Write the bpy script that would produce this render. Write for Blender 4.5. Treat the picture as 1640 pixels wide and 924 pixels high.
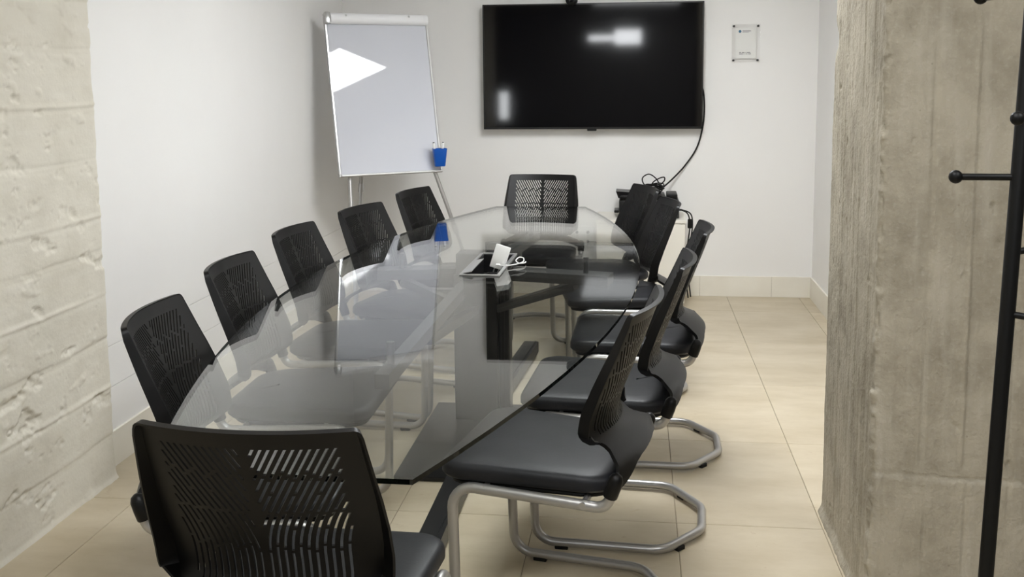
import bpy, bmesh, math, random
import numpy as np
from mathutils import Vector, Matrix
from mathutils.geometry import delaunay_2d_cdt

for o in list(bpy.data.objects):
    bpy.data.objects.remove(o)
scene = bpy.context.scene
COL = scene.collection
PI = math.pi

# ------------------------------------------------------------------ camera
CAM_F, CAM_CY, CAM_YAW, CAM_PITCH, CAM_ROLL, CAM_H = 1613.75, 330.17, 0.1226, 0.1259, -0.0090, 1.42
fw = Vector((-math.sin(CAM_YAW) * math.cos(CAM_PITCH), math.cos(CAM_YAW) * math.cos(CAM_PITCH), -math.sin(CAM_PITCH)))
rt = Vector((math.cos(CAM_YAW), math.sin(CAM_YAW), 0))
up = rt.cross(fw)
r2 = rt * math.cos(CAM_ROLL) + up * math.sin(CAM_ROLL)
u2 = up * math.cos(CAM_ROLL) - rt * math.sin(CAM_ROLL)
cam = bpy.data.cameras.new('camera')
cam.sensor_fit = 'HORIZONTAL'
cam.sensor_width = 36.0
cam.lens = CAM_F / 1640 * 36.0
cam.shift_y = (CAM_CY - 462) / 1640
cam.clip_start = 0.02
cam_o = bpy.data.objects.new('camera', cam)
M = Matrix((r2, u2, -fw)).transposed().to_4x4()
M.translation = Vector((0, 0, CAM_H))
cam_o.matrix_world = M
COL.objects.link(cam_o)
scene.camera = cam_o

# ------------------------------------------------------------------ world, exposure
w = bpy.data.worlds.new('world')
scene.world = w
w.use_nodes = True
w.node_tree.nodes['Background'].inputs[0].default_value = (0.9, 0.95, 1, 1)
w.node_tree.nodes['Background'].inputs[1].default_value = 0.15
vs = scene.view_settings
vs.view_transform = 'Standard'
vs.look = 'None'
vs.exposure = 0.90
vs.gamma = 1.0
vs.use_curve_mapping = False
PANEL_EMIT = 15.0
NEAR_EMIT = 7.0
FILL_EMIT = 6.0  # strength of the added fill panels

# ------------------------------------------------------------------ helpers
def srgb(r, g, b):
    def f(c):
        c /= 255.0
        return c / 12.92 if c <= 0.04045 else ((c + 0.055) / 1.055) ** 2.4
    return (f(r), f(g), f(b), 1)

def mat(name, col, rough=0.5, metal=0.0, spec=0.5, bump=None, var=None, coat=0.0):
    """bump=(scale, strength, distance)  var=(scale, dark colour, amount)"""
    m = bpy.data.materials.new(name)
    m.use_nodes = True
    nt = m.node_tree
    p = nt.nodes['Principled BSDF']
    p.inputs['Base Color'].default_value = col
    p.inputs['Roughness'].default_value = rough
    p.inputs['Metallic'].default_value = metal
    p.inputs['Specular IOR Level'].default_value = spec
    p.inputs['Coat Weight'].default_value = coat
    tc = nt.nodes.new('ShaderNodeTexCoord')
    if var:
        n = nt.nodes.new('ShaderNodeTexNoise')
        n.inputs['Scale'].default_value = var[0]
        n.inputs['Detail'].default_value = 6
        nt.links.new(tc.outputs['Object'], n.inputs['Vector'])
        r = nt.nodes.new('ShaderNodeMapRange')
        r.inputs[1].default_value = 0.35
        r.inputs[2].default_value = 0.7
        r.inputs[3].default_value = 0
        r.inputs[4].default_value = var[2]
        nt.links.new(n.outputs['Fac'], r.inputs[0])
        mx = nt.nodes.new('ShaderNodeMix')
        mx.data_type = 'RGBA'
        mx.inputs[6].default_value = col
        mx.inputs[7].default_value = var[1]
        nt.links.new(r.outputs[0], mx.inputs[0])
        nt.links.new(mx.outputs[2], p.inputs['Base Color'])
    if bump:
        n = nt.nodes.new('ShaderNodeTexNoise')
        n.inputs['Scale'].default_value = bump[0]
        n.inputs['Detail'].default_value = 5
        nt.links.new(tc.outputs['Object'], n.inputs['Vector'])
        b = nt.nodes.new('ShaderNodeBump')
        b.inputs['Strength'].default_value = bump[1]
        b.inputs['Distance'].default_value = bump[2]
        nt.links.new(n.outputs['Fac'], b.inputs['Height'])
        nt.links.new(b.outputs[0], p.inputs['Normal'])
    return m

def emit(name, col, s):
    m = bpy.data.materials.new(name)
    m.use_nodes = True
    nt = m.node_tree
    nt.nodes.clear()
    e = nt.nodes.new('ShaderNodeEmission')
    e.inputs[0].default_value = col
    e.inputs[1].default_value = s
    o = nt.nodes.new('ShaderNodeOutputMaterial')
    nt.links.new(e.outputs[0], o.inputs[0])
    return m

def glass_mat(name, tint, f0=0.04, rough=0.0):
    m = bpy.data.materials.new(name)
    m.use_nodes = True
    nt = m.node_tree
    nt.nodes.clear()
    N = nt.nodes.new
    L = nt.links.new
    lw = N('ShaderNodeLayerWeight')
    lw.inputs['Blend'].default_value = 0.5
    pw = N('ShaderNodeMath'); pw.operation = 'POWER'; pw.inputs[1].default_value = 5.0
    L(lw.outputs['Facing'], pw.inputs[0])
    ma = N('ShaderNodeMath'); ma.operation = 'MULTIPLY_ADD'
    ma.inputs[1].default_value = 1 - f0
    ma.inputs[2].default_value = f0
    L(pw.outputs[0], ma.inputs[0])
    t = N('ShaderNodeBsdfTransparent'); t.inputs[0].default_value = tint
    g = N('ShaderNodeBsdfGlossy'); g.inputs['Roughness'].default_value = rough
    g.inputs['Color'].default_value = (1, 1, 1, 1)
    mx = N('ShaderNodeMixShader')
    L(ma.outputs[0], mx.inputs[0]); L(t.outputs[0], mx.inputs[1]); L(g.outputs[0], mx.inputs[2])
    o = N('ShaderNodeOutputMaterial')
    L(mx.outputs[0], o.inputs[0])
    return m

def link(name, me, material=None, parent=None, smooth=False):
    o = bpy.data.objects.new(name, me)
    COL.objects.link(o)
    if material:
        for q in (material if isinstance(material, (list, tuple)) else [material]):
            me.materials.append(q)
    if parent:
        o.parent = parent
    if smooth:
        me.polygons.foreach_set('use_smooth', [True] * len(me.polygons))
        me.set_sharp_from_angle(angle=math.radians(smooth if smooth is not True else 40))
    return o

def tag(o, label, cat, group=None, kind=None):
    o['label'] = label
    o['category'] = cat
    if group:
        o['group'] = group
    if kind:
        o['kind'] = kind
    return o

def struct(o):
    o['kind'] = 'structure'
    return o

def empty(name, loc=(0, 0, 0), rz=0):
    o = bpy.data.objects.new(name, None)
    o.empty_display_size = 0.1
    COL.objects.link(o)
    o.location = loc
    o.rotation_euler = (0, 0, rz)
    return o

def copy_tree(o, parent=None):
    c = o.copy()
    COL.objects.link(c)
    c.parent = parent
    for ch in list(o.children):
        copy_tree(ch, c)
    return c

class MB:
    def __init__(s):
        s.v = []; s.f = []; s.m = []
    def add(s, vs_, fs, mi=0):
        b = len(s.v)
        s.v += [tuple(q) for q in vs_]
        for f in fs:
            s.f.append(tuple(i + b for i in f)); s.m.append(mi)
        return s
    def box(s, x0, x1, y0, y1, z0, z1, mi=0):
        return s.add([(x0, y0, z0), (x1, y0, z0), (x1, y1, z0), (x0, y1, z0), (x0, y0, z1), (x1, y0, z1), (x1, y1, z1), (x0, y1, z1)],
                     [(0, 3, 2, 1), (4, 5, 6, 7), (0, 1, 5, 4), (1, 2, 6, 5), (2, 3, 7, 6), (3, 0, 4, 7)], mi)
    def bbox(s, x0, x1, y0, y1, z0, z1, r=0.004, seg=2, mi=0):
        bm = bmesh.new()
        bmesh.ops.create_cube(bm, size=1)
        for v in bm.verts:
            v.co = Vector(((x0 + x1) / 2 + v.co.x * (x1 - x0), (y0 + y1) / 2 + v.co.y * (y1 - y0), (z0 + z1) / 2 + v.co.z * (z1 - z0)))
        bmesh.ops.bevel(bm, geom=bm.edges[:], offset=r, segments=seg, affect='EDGES', profile=0.5)
        bm.verts.index_update()
        s.add([v.co for v in bm.verts], [[v.index for v in f.verts] for f in bm.faces], mi)
        bm.free()
        return s
    def bar(s, p, q, wd, ht, mi=0):
        """rectangular bar from p to q, wd across (horizontal), ht in the vertical plane"""
        p = Vector(p); q = Vector(q)
        d = (q - p).normalized()
        side = d.cross(Vector((0, 0, 1)))
        side = side.normalized() if side.length > 1e-5 else Vector((1, 0, 0))
        upv = side.cross(d)
        vs_ = []
        for c in (p, q):
            for a, b in ((-1, -1), (1, -1), (1, 1), (-1, 1)):
                vs_.append(c + side * a * wd / 2 + upv * b * ht / 2)
        return s.add(vs_, [(0, 3, 2, 1), (4, 5, 6, 7), (0, 1, 5, 4), (1, 2, 6, 5), (2, 3, 7, 6), (3, 0, 4, 7)], mi)
    def tube(s, pts, r, n=10, mi=0, closed=False):
        pts = [Vector(p) for p in pts]
        m = len(pts)
        rs = r if isinstance(r, (list, tuple)) else [r] * m
        T = []
        for i in range(m):
            a = pts[i - 1] if (i > 0 or closed) else pts[i]
            b = pts[(i + 1) % m] if (i < m - 1 or closed) else pts[i]
            T.append((b - a).normalized())
        ref = Vector((0, 0, 1)) if abs(T[0].z) < 0.9 else Vector((1, 0, 0))
        nrm = (ref - T[0] * ref.dot(T[0])).normalized()
        b0 = len(s.v)
        for i in range(m):
            nrm = (nrm - T[i] * nrm.dot(T[i])).normalized()
            bn = T[i].cross(nrm)
            for k in range(n):
                a = 2 * PI * k / n
                s.v.append(tuple(pts[i] + (nrm * math.cos(a) + bn * math.sin(a)) * rs[i]))
        for i in range(m if closed else m - 1):
            for k in range(n):
                i2 = (i + 1) % m
                s.f.append((b0 + i * n + k, b0 + i * n + (k + 1) % n, b0 + i2 * n + (k + 1) % n, b0 + i2 * n + k)); s.m.append(mi)
        if not closed:
            s.f.append(tuple(b0 + k for k in reversed(range(n)))); s.m.append(mi)
            s.f.append(tuple(b0 + (m - 1) * n + k for k in range(n))); s.m.append(mi)
        return s
    def lathe(s, prof, c=(0, 0, 0), n=20, axis=Vector((0, 0, 1)), mi=0):
        axis = Vector(axis).normalized()
        a = axis.orthogonal().normalized(); b = axis.cross(a)
        c = Vector(c)
        b0 = len(s.v)
        for (r, h) in prof:
            for k in range(n):
                t = 2 * PI * k / n
                s.v.append(tuple(c + axis * h + (a * math.cos(t) + b * math.sin(t)) * max(r, 1e-5)))
        for i in range(len(prof) - 1):
            for k in range(n):
                s.f.append((b0 + i * n + k, b0 + i * n + (k + 1) % n, b0 + (i + 1) * n + (k + 1) % n, b0 + (i + 1) * n + k)); s.m.append(mi)
        s.f.append(tuple(b0 + k for k in reversed(range(n)))); s.m.append(mi)
        s.f.append(tuple(b0 + (len(prof) - 1) * n + k for k in range(n))); s.m.append(mi)
        return s
    def sphere(s, c, r, n=14, mi=0):
        m = n // 2
        return s.lathe([(r * math.sin(PI * i / m), -r * math.cos(PI * i / m)) for i in range(m + 1)], c, n, mi=mi)
    def mesh(s, name):
        me = bpy.data.meshes.new(name)
        me.from_pydata(s.v, [], s.f)
        me.validate()
        if len(set(s.m)) > 1 and len(me.polygons) == len(s.m):
            me.polygons.foreach_set('material_index', s.m)
        me.update()
        return me
    def build(s, name, material, parent=None, smooth=False):
        return link(name, s.mesh(name), material, parent, smooth)

def fillet(pts, r, seg=6):
    """round the inner corners of a polyline; r is one radius or a list"""
    pts = [Vector(p) for p in pts]
    out = [pts[0]]
    for i in range(1, len(pts) - 1):
        ri = r[i] if isinstance(r, (list, tuple)) else r
        a = (pts[i - 1] - pts[i]); b = (pts[i + 1] - pts[i])
        la, lb = a.length, b.length
        a.normalize(); b.normalize()
        ang = a.angle(b)
        t = min(ri / math.tan(ang / 2), la * 0.49, lb * 0.49)
        rr = t * math.tan(ang / 2)
        cen = pts[i] + (a + b).normalized() * (rr / math.sin(ang / 2))
        s0 = pts[i] + a * t - cen; s1 = pts[i] + b * t - cen
        tot = s0.angle(s1)
        for k in range(seg + 1):
            f = k / seg
            if tot < 1e-4:
                out.append(cen + s0); break
            out.append(cen + (s0 * math.sin((1 - f) * tot) + s1 * math.sin(f * tot)) / math.sin(tot))
    out.append(pts[-1])
    return out

def spline(pts, n=12):
    P = [Vector(p) for p in pts]
    P = [P[0] * 2 - P[1]] + P + [P[-1] * 2 - P[-2]]
    out = []
    for i in range(1, len(P) - 2):
        for k in range(n):
            t = k / n
            a, b, c, d = P[i - 1], P[i], P[i + 1], P[i + 2]
            out.append(0.5 * ((2 * b) + (c - a) * t + (2 * a - 5 * b + 4 * c - d) * t * t + (3 * b - a - 3 * c + d) * t ** 3))
    out.append(P[-2])
    return out

def vnoise(x, y, seed):
    rs = np.random.RandomState(seed)
    g = rs.rand(256, 256)
    xi = np.floor(x).astype(int); yi = np.floor(y).astype(int)
    fx = x - xi; fy = y - yi
    fx = fx * fx * (3 - 2 * fx); fy = fy * fy * (3 - 2 * fy)
    a = g[xi % 256, yi % 256]; b = g[(xi + 1) % 256, yi % 256]
    c = g[xi % 256, (yi + 1) % 256]; d = g[(xi + 1) % 256, (yi + 1) % 256]
    return (a * (1 - fx) + b * fx) * (1 - fy) + (c * (1 - fx) + d * fx) * fy - 0.5

def fbm(x, y, seed, o=4):
    t = 0; a = 1.0
    for i in range(o):
        t = t + a * vnoise(x * 2 ** i, y * 2 ** i, seed + i)
        a *= 0.5
    return t

def grid_mesh(name, P):
    """P: (n, m, 3) array -> mesh"""
    n, m, _ = P.shape
    idx = np.arange(n * m).reshape(n, m)
    q = np.stack([idx[:-1, :-1], idx[1:, :-1], idx[1:, 1:], idx[:-1, 1:]], -1).reshape(-1, 4)
    me = bpy.data.meshes.new(name)
    me.vertices.add(n * m)
    me.vertices.foreach_set('co', P.reshape(-1).astype(np.float32))
    me.loops.add(q.size)
    me.loops.foreach_set('vertex_index', q.reshape(-1).astype(np.int32))
    me.polygons.add(len(q))
    me.polygons.foreach_set('loop_start', np.arange(0, q.size, 4, dtype=np.int32))
    me.update(calc_edges=True)
    me.polygons.foreach_set('use_smooth', [True] * len(q))
    return me

# ------------------------------------------------------------------ materials
def concrete(name, base, dark, light, streak_axis, bump=0.5, speck=0.25):
    m = bpy.data.materials.new(name)
    m.use_nodes = True
    nt = m.node_tree; N = nt.nodes.new; L = nt.links.new
    p = nt.nodes['Principled BSDF']
    p.inputs['Roughness'].default_value = 0.85
    p.inputs['Specular IOR Level'].default_value = 0.25
    tc = N('ShaderNodeTexCoord')
    mp = N('ShaderNodeMapping')
    mp.inputs['Scale'].default_value = (1, 1, 0.12) if streak_axis == 'z' else (1, 0.12, 1)
    L(tc.outputs['Object'], mp.inputs['Vector'])
    n1 = N('ShaderNodeTexNoise'); n1.inputs['Scale'].default_value = 26; n1.inputs['Detail'].default_value = 6
    L(mp.outputs[0], n1.inputs['Vector'])
    n2 = N('ShaderNodeTexNoise'); n2.inputs['Scale'].default_value = 5.5; n2.inputs['Detail'].default_value = 8; n2.inputs['Roughness'].default_value = 0.65
    L(tc.outputs['Object'], n2.inputs['Vector'])
    n3 = N('ShaderNodeTexNoise'); n3.inputs['Scale'].default_value = 90; n3.inputs['Detail'].default_value = 4
    L(tc.outputs['Object'], n3.inputs['Vector'])
    def ramp(src, lo, hi):
        r = N('ShaderNodeMapRange'); r.inputs[1].default_value = lo; r.inputs[2].default_value = hi
        L(src, r.inputs[0]); return r.outputs[0]
    def mix(f, a, b, k):
        x = N('ShaderNodeMix'); x.data_type = 'RGBA'
        if isinstance(a, tuple): x.inputs[6].default_value = a
        else: L(a, x.inputs[6])
        x.inputs[7].default_value = b
        mm = N('ShaderNodeMath'); mm.operation = 'MULTIPLY'; mm.inputs[1].default_value = k
        L(f, mm.inputs[0]); L(mm.outputs[0], x.inputs[0]); return x.outputs[2]
    c = mix(ramp(n2.outputs['Fac'], 0.42, 0.68), base, dark, 0.75)
    c = mix(ramp(n1.outputs['Fac'], 0.5, 0.75), c, light, 0.35)
    c = mix(ramp(n3.outputs['Fac'], 0.55, 0.8), c, light, speck)
    vor = N('ShaderNodeTexVoronoi'); vor.inputs['Scale'].default_value = 17
    L(tc.outputs['Object'], vor.inputs['Vector'])
    inv = N('ShaderNodeMath'); inv.operation = 'SUBTRACT'; inv.inputs[0].default_value = 1
    L(ramp(vor.outputs['Distance'], 0.03, 0.06), inv.inputs[1])
    if speck > 0.1:
        c = mix(inv.outputs[0], c, dark, 0.6)
    L(c, p.inputs['Base Color'])
    b = N('ShaderNodeBump'); b.inputs['Strength'].default_value = bump; b.inputs['Distance'].default_value = 0.006
    ad = N('ShaderNodeMath'); ad.operation = 'ADD'
    L(n3.outputs['Fac'], ad.inputs[0]); L(n1.outputs['Fac'], ad.inputs[1])
    L(ad.outputs[0], b.inputs['Height']); L(b.outputs[0], p.inputs['Normal'])
    return m

m_wall = mat('white_paint', srgb(241, 240, 238), 0.7, spec=0.3, bump=(9, 0.12, 0.006), var=(1.1, srgb(235, 233, 231), 0.7))
m_ceil = mat('ceiling_paint', srgb(236, 236, 234), 0.8)
m_hall = mat('hall_paint', srgb(120, 118, 116), 0.7)
m_conc = concrete('grey_concrete', srgb(178, 170, 153), srgb(138, 130, 114), srgb(200, 194, 181), 'z', speck=0.3)
m_cream = concrete('cream_painted_concrete', srgb(222, 217, 204), srgb(208, 202, 187), srgb(230, 226, 216), 'y', bump=0.15, speck=0.08)
m_skirt = mat('skirting_stone', srgb(236, 232, 221), 0.35, var=(6, srgb(228, 222, 208), 0.6))
m_grout = mat('grout', srgb(150, 138, 116), 0.9)

def tile_mat():
    m = bpy.data.materials.new('beige_marble_tile')
    m.use_nodes = True
    nt = m.node_tree; N = nt.nodes.new; L = nt.links.new
    p = nt.nodes['Principled BSDF']
    p.inputs['Specular IOR Level'].default_value = 0.4
    geo = N('ShaderNodeNewGeometry'); oi = N('ShaderNodeObjectInfo')
    n1 = N('ShaderNodeTexNoise'); n1.inputs['Scale'].default_value = 2.2; n1.inputs['Detail'].default_value = 8; n1.inputs['Roughness'].default_value = 0.62
    mp = N('ShaderNodeMapping'); mp.inputs['Scale'].default_value = (1, 2.2, 1)
    L(geo.outputs['Position'], mp.inputs['Vector']); L(mp.outputs[0], n1.inputs['Vector'])
    r1 = N('ShaderNodeMapRange'); r1.inputs[1].default_value = 0.35; r1.inputs[2].default_value = 0.72
    L(n1.outputs['Fac'], r1.inputs[0])
    mx = N('ShaderNodeMix'); mx.data_type = 'RGBA'
    mx.inputs[6].default_value = srgb(202, 190, 167); mx.inputs[7].default_value = srgb(181, 167, 140)
    L(r1.outputs[0], mx.inputs[0])
    n2 = N('ShaderNodeTexNoise'); n2.inputs['Scale'].default_value = 7; n2.inputs['Detail'].default_value = 9; n2.inputs['Roughness'].default_value = 0.7; n2.inputs['Distortion'].default_value = 1.2
    L(mp.outputs[0], n2.inputs['Vector'])
    r2_ = N('ShaderNodeMapRange'); r2_.inputs[1].default_value = 0.62; r2_.inputs[2].default_value = 0.76
    L(n2.outputs['Fac'], r2_.inputs[0])
    mu = N('ShaderNodeMath'); mu.operation = 'MULTIPLY'; mu.inputs[1].default_value = 0.7
    L(r2_.outputs[0], mu.inputs[0])
    mx2 = N('ShaderNodeMix'); mx2.data_type = 'RGBA'; mx2.inputs[7].default_value = srgb(158, 132, 98)
    L(mu.outputs[0], mx2.inputs[0]); L(mx.outputs[2], mx2.inputs[6])
    hv = N('ShaderNodeHueSaturation')
    rr = N('ShaderNodeMapRange'); rr.inputs[3].default_value = 0.94; rr.inputs[4].default_value = 1.04
    L(oi.outputs['Random'], rr.inputs[0]); L(rr.outputs[0], hv.inputs['Value']); L(mx2.outputs[2], hv.inputs['Color'])
    L(hv.outputs[0], p.inputs['Base Color'])
    rg = N('ShaderNodeMapRange'); rg.inputs[3].default_value = 0.22; rg.inputs[4].default_value = 0.42
    L(n1.outputs['Fac'], rg.inputs[0]); L(rg.outputs[0], p.inputs['Roughness'])
    return m
m_tile = tile_mat()

m_plastic = mat('black_plastic', srgb(12, 11, 11), 0.42, spec=0.25, bump=(400, 0.05, 0.001))
m_leather = mat('black_leather', srgb(24, 25, 28), 0.46, spec=0.26, bump=(160, 0.10, 0.002), var=(9, srgb(38, 38, 41), 0.8))
m_silver = mat('silver_paint', srgb(176, 174, 172), 0.34, metal=0.75)
m_alu = mat('aluminium', srgb(200, 200, 200), 0.3, metal=0.9)
m_rubber = mat('black_rubber', srgb(10, 10, 10), 0.45, spec=0.25)
m_blackmetal = mat('black_metal', srgb(18, 18, 19), 0.36, spec=0.45, bump=(60, 0.05, 0.001))
m_arm = mat('dark_satin_steel', srgb(78, 78, 79), 0.3, spec=0.6, bump=(60, 0.04, 0.001))
m_steel = mat('grey_steel', srgb(60, 60, 62), 0.35, metal=0.6)
m_glass = glass_mat('table_glass', (0.965, 0.978, 0.968, 1))
m_gedge = glass_mat('glass_edge', (0.012, 0.020, 0.017, 1))
m_screen = mat('tv_screen', (0.0025, 0.0025, 0.0035, 1), 0.055, spec=0.5)
m_bezel = mat('tv_bezel', srgb(12, 12, 13), 0.3)
m_white = mat('white_plastic', srgb(240, 240, 238), 0.35)
m_board = mat('whiteboard_enamel', srgb(206, 208, 216), 0.025, spec=0.5)
m_paperw = mat('white_roll', srgb(238, 238, 240), 0.5)
m_cab = mat('white_laminate', srgb(236, 232, 222), 0.45)
m_blue = mat('blue_plastic', srgb(14, 84, 178), 0.3)
m_ink = mat('dark_print', srgb(52, 58, 66), 0.6)
m_logo = mat('teal_print', srgb(60, 110, 140), 0.6)
m_paper = mat('sign_paper', srgb(243, 243, 241), 0.6)
m_acryl = glass_mat('acrylic', (0.97, 0.97, 0.97, 1))
m_led = emit('led_diffuser', (0.965, 0.985, 1.0, 1), PANEL_EMIT)
m_led1 = emit('led_diffuser_near', (0.965, 0.985, 1.0, 1), NEAR_EMIT)
m_fill = emit('fill_panel_emission', (0.965, 0.985, 1.0, 1), FILL_EMIT)  # emission for the two unseen panels added as fill
m_day = emit('daylight_pane', (0.95, 0.98, 1.0, 1), 12.0)

# ------------------------------------------------------------------ the setting
YB, XR, XL, XC, YC, XP, YP0, YP1, ZC = 6.569, 1.132, -1.926, -1.852, 3.307, 0.613, 2.62, 3.268, 2.5
HB = 0.134

floor = struct(MB().box(-3.2, 2.6, -2.7, 6.8, -0.12, -0.003).build('floor', m_grout))
TX, TY, OX, OY = 0.4571, 0.756, 0.595, 3.1223
TG = 0.0022
tile_me = MB().bbox(TG / 2, TX - TG / 2, TG / 2, TY - TG / 2, -0.012, 0, 0.0012, 1).mesh('floor_tile')
tile_me.materials.append(m_tile)
for i in range(-8, 5):
    for j in range(-8, 5):
        x = OX + i * TX; y = OY + j * TY
        if x + TX < -3.1 or x > 2.5 or y + TY < -2.6 or y > 6.6:
            continue
        t = bpy.data.objects.new('floor_tile', tile_me)
        COL.objects.link(t); t.location = (x, y, 0); t.parent = floor

struct(MB().box(-3.2, 2.6, -2.7, 6.8, ZC, ZC + 0.1).build('ceiling', m_ceil))
struct(MB().box(-2.2, 1.4, YB, YB + 0.15, -0.01, ZC).build('wall_back', m_wall))
struct(MB().box(XR, XR + 0.15, YP1 - 0.3, YB, -0.01, ZC).build('wall_right', m_wall))
wl = struct(MB().box(XL - 0.15, XL - 0.004, YC - 0.3, YB, -0.01, ZC).build('wall_left', m_wall))
for (z0, z1) in ((HB, 0.296), (0.2985, 0.451), (0.4535, ZC)):
    MB().box(XL - 0.004, XL, YC - 0.2, YB, z0, z1).build('wall_panel', m_wall, wl)
struct(MB().box(2.4, 2.55, -2.6, YP1, -0.01, ZC).build('wall_right_hall', m_hall))
struct(MB().box(-3.15, -3.0, -2.6, -0.4, -0.01, ZC).build('wall_left_hall', m_hall))

# rear wall (behind the viewer) with high window openings
RW = -2.5
def rear_wall():
    m = MB()
    holes = [(-0.72, -0.32, 1.975, 2.06), (-0.32, 0.07, 1.92, 2.14), (-2.10, -1.95, 0.80, 1.22)]
    xs = sorted({-3.1, 2.5} | {h[0] for h in holes} | {h[1] for h in holes})
    zs = sorted({-0.01, ZC} | {h[2] for h in holes} | {h[3] for h in holes})
    for a, b in zip(xs, xs[1:]):
        for c, d in zip(zs, zs[1:]):
            if any(h[0] <= a and b <= h[1] and h[2] <= c and d <= h[3] for h in holes):
                continue
            m.box(a, b, RW - 0.15, RW, c, d)
    struct(m.build('wall_front', m_hall))
    for k, h in enumerate(holes):
        wn = struct(MB().box(h[0], h[1], RW - 0.14, RW - 0.12, h[2], h[3]).build('window_%d' % (k + 1), m_day))
        if k == 2:
            z = h[2] + 0.02
            while z < h[3]:
                MB().box(h[0], h[1], RW - 0.09, RW - 0.05, z, z + 0.012).build('blind_slat', m_white, wn)
                z += 0.042
rear_wall()

# skirting: single stones with fine joints
def skirting(name, p0, p1, inward, seams):
    """p0 -> p1 along the wall foot; seams = cut positions (fractions of the length)"""
    p0 = Vector(p0); p1 = Vector(p1); iw = Vector(inward)
    d = (p1 - p0); Ln = d.length; d.normalize()
    def slab(a, b, z0, z1, t):
        q = [p0 + d * a, p0 + d * b, p0 + d * b + iw * t, p0 + d * a + iw * t]
        vs_ = [(v.x, v.y, z0) for v in q] + [(v.x, v.y, z1) for v in q]
        return vs_, [(0, 3, 2, 1), (4, 5, 6, 7), (0, 1, 5, 4), (1, 2, 6, 5), (2, 3, 7, 6), (3, 0, 4, 7)]
    base = struct(MB().add(*slab(0, Ln, 0, HB - 0.002, 0.008)).build(name, m_grout))
    cuts = [0] + [s for s in seams if 0 < s < Ln] + [Ln]
    for a, b in zip(cuts, cuts[1:]):
        MB().add(*slab(a + 0.0008, b - 0.0008, 0.0006, HB, 0.011)).build('skirting_stone', m_skirt, base)
skirting('baseboard_back', (XL, YB, 0), (XR, YB, 0), (0, -1, 0), [0.52 + 0.457 * k for k in range(-1, 7)][1:] )
skirting('baseboard_right', (XR, YB - 0.011, 0), (XR, YP1, 0), (-1, 0, 0), [0.6, 1.36, 2.12, 2.9])
skirting('baseboard_left', (XL, YC, 0), (XL, YB - 0.011, 0), (1, 0, 0), [0.75, 1.5, 2.26, 3.0])

# cream board-marked concrete wall on the left
def cream_wall():
    ys = np.concatenate([np.linspace(-0.4, 1.9, 24)[:-1], np.arange(1.9, YC + 1e-6, 0.0045)])
    ys[-1] = YC
    zs = np.arange(0, ZC + 0.001, 0.0052)
    Y, Z = np.meshgrid(ys, zs, indexing='ij')
    joints = [0.165, 0.345, 0.52, 0.685, 0.835, 0.957, 1.155, 1.345, 1.53, 1.70, 1.88, 2.06, 2.24, 2.4]
    wob = 0.008 * fbm(Y * 3.0, Z * 2 + 7, 3, 3)
    d = np.zeros_like(Y)
    off = np.random.RandomState(5).rand(20) * 0.003
    zz = Z + wob
    k = np.searchsorted(np.array(joints), zz)
    d += off[k]
    d += 0.0035 * fbm(Y * 5, Z * 9, 11, 5)
    for i, j in enumerate(joints):
        e = zz - j
        stren = 0.0022 * (0.35 + 1.3 * np.clip(vnoise(Y * 4.0, Z * 0 + i * 3.1, 40 + i) + 0.5, 0, 1))
        d += stren * np.exp(-(e / 0.007) ** 2) * (1 if i % 2 else -1.2)
        d -= 0.0012 * np.exp(-((e + 0.014) / 0.006) ** 2)
    pits = fbm(Y * 14, Z * 24, 77, 5)
    mask = np.clip(fbm(Y * 2.2, Z * 2.8, 91, 2) * 1.4 + 0.42, 0, 1)
    d -= 0.011 * np.clip(pits - 0.28, 0, 0.25) / 0.25 * mask
    chips = fbm(Y * 9 + Z * 7, Z * 15 - Y * 3, 123, 5)
    d += 0.004 * np.clip(chips - 0.34, 0, 0.2) / 0.2
    d -= 0.008 * np.clip(-chips - 0.40, 0, 0.2) / 0.2
    # foot: a thin ledge of old plaster near the floor
    d += 0.006 * np.exp(-(Z / 0.010) ** 2) * (1 + vnoise(Y * 14, Z * 0, 9))
    edge = np.exp(-(YC - Y) / 0.010)
    yoff = edge * (0.016 * fbm(Z * 7, Z * 0 + 2, 31, 4) - 0.004)
    d -= 0.010 * np.exp(-(YC - Y) / 0.006)
    P = np.stack([XC + d - 0.006, Y + yoff, Z], -1)
    # return face at the end of the wall, back to the white wall
    n = 10
    last = P[-1]
    ret = np.stack([np.stack([last[:, 0] + (XL - 0.05 - last[:, 0]) * t, last[:, 1], last[:, 2]], -1) for t in np.linspace(0, 1, n)[1:]])
    P = np.concatenate([P, ret], 0)
    o = struct(link('wall_left_concrete', grid_mesh('wall_left_concrete', P), m_cream))
    core = MB().box(-3.0, XC - 0.05, -0.4, YC - 0.06, -0.01, ZC)
    core.build('wall_core', m_cream, o)
cream_wall()

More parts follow.
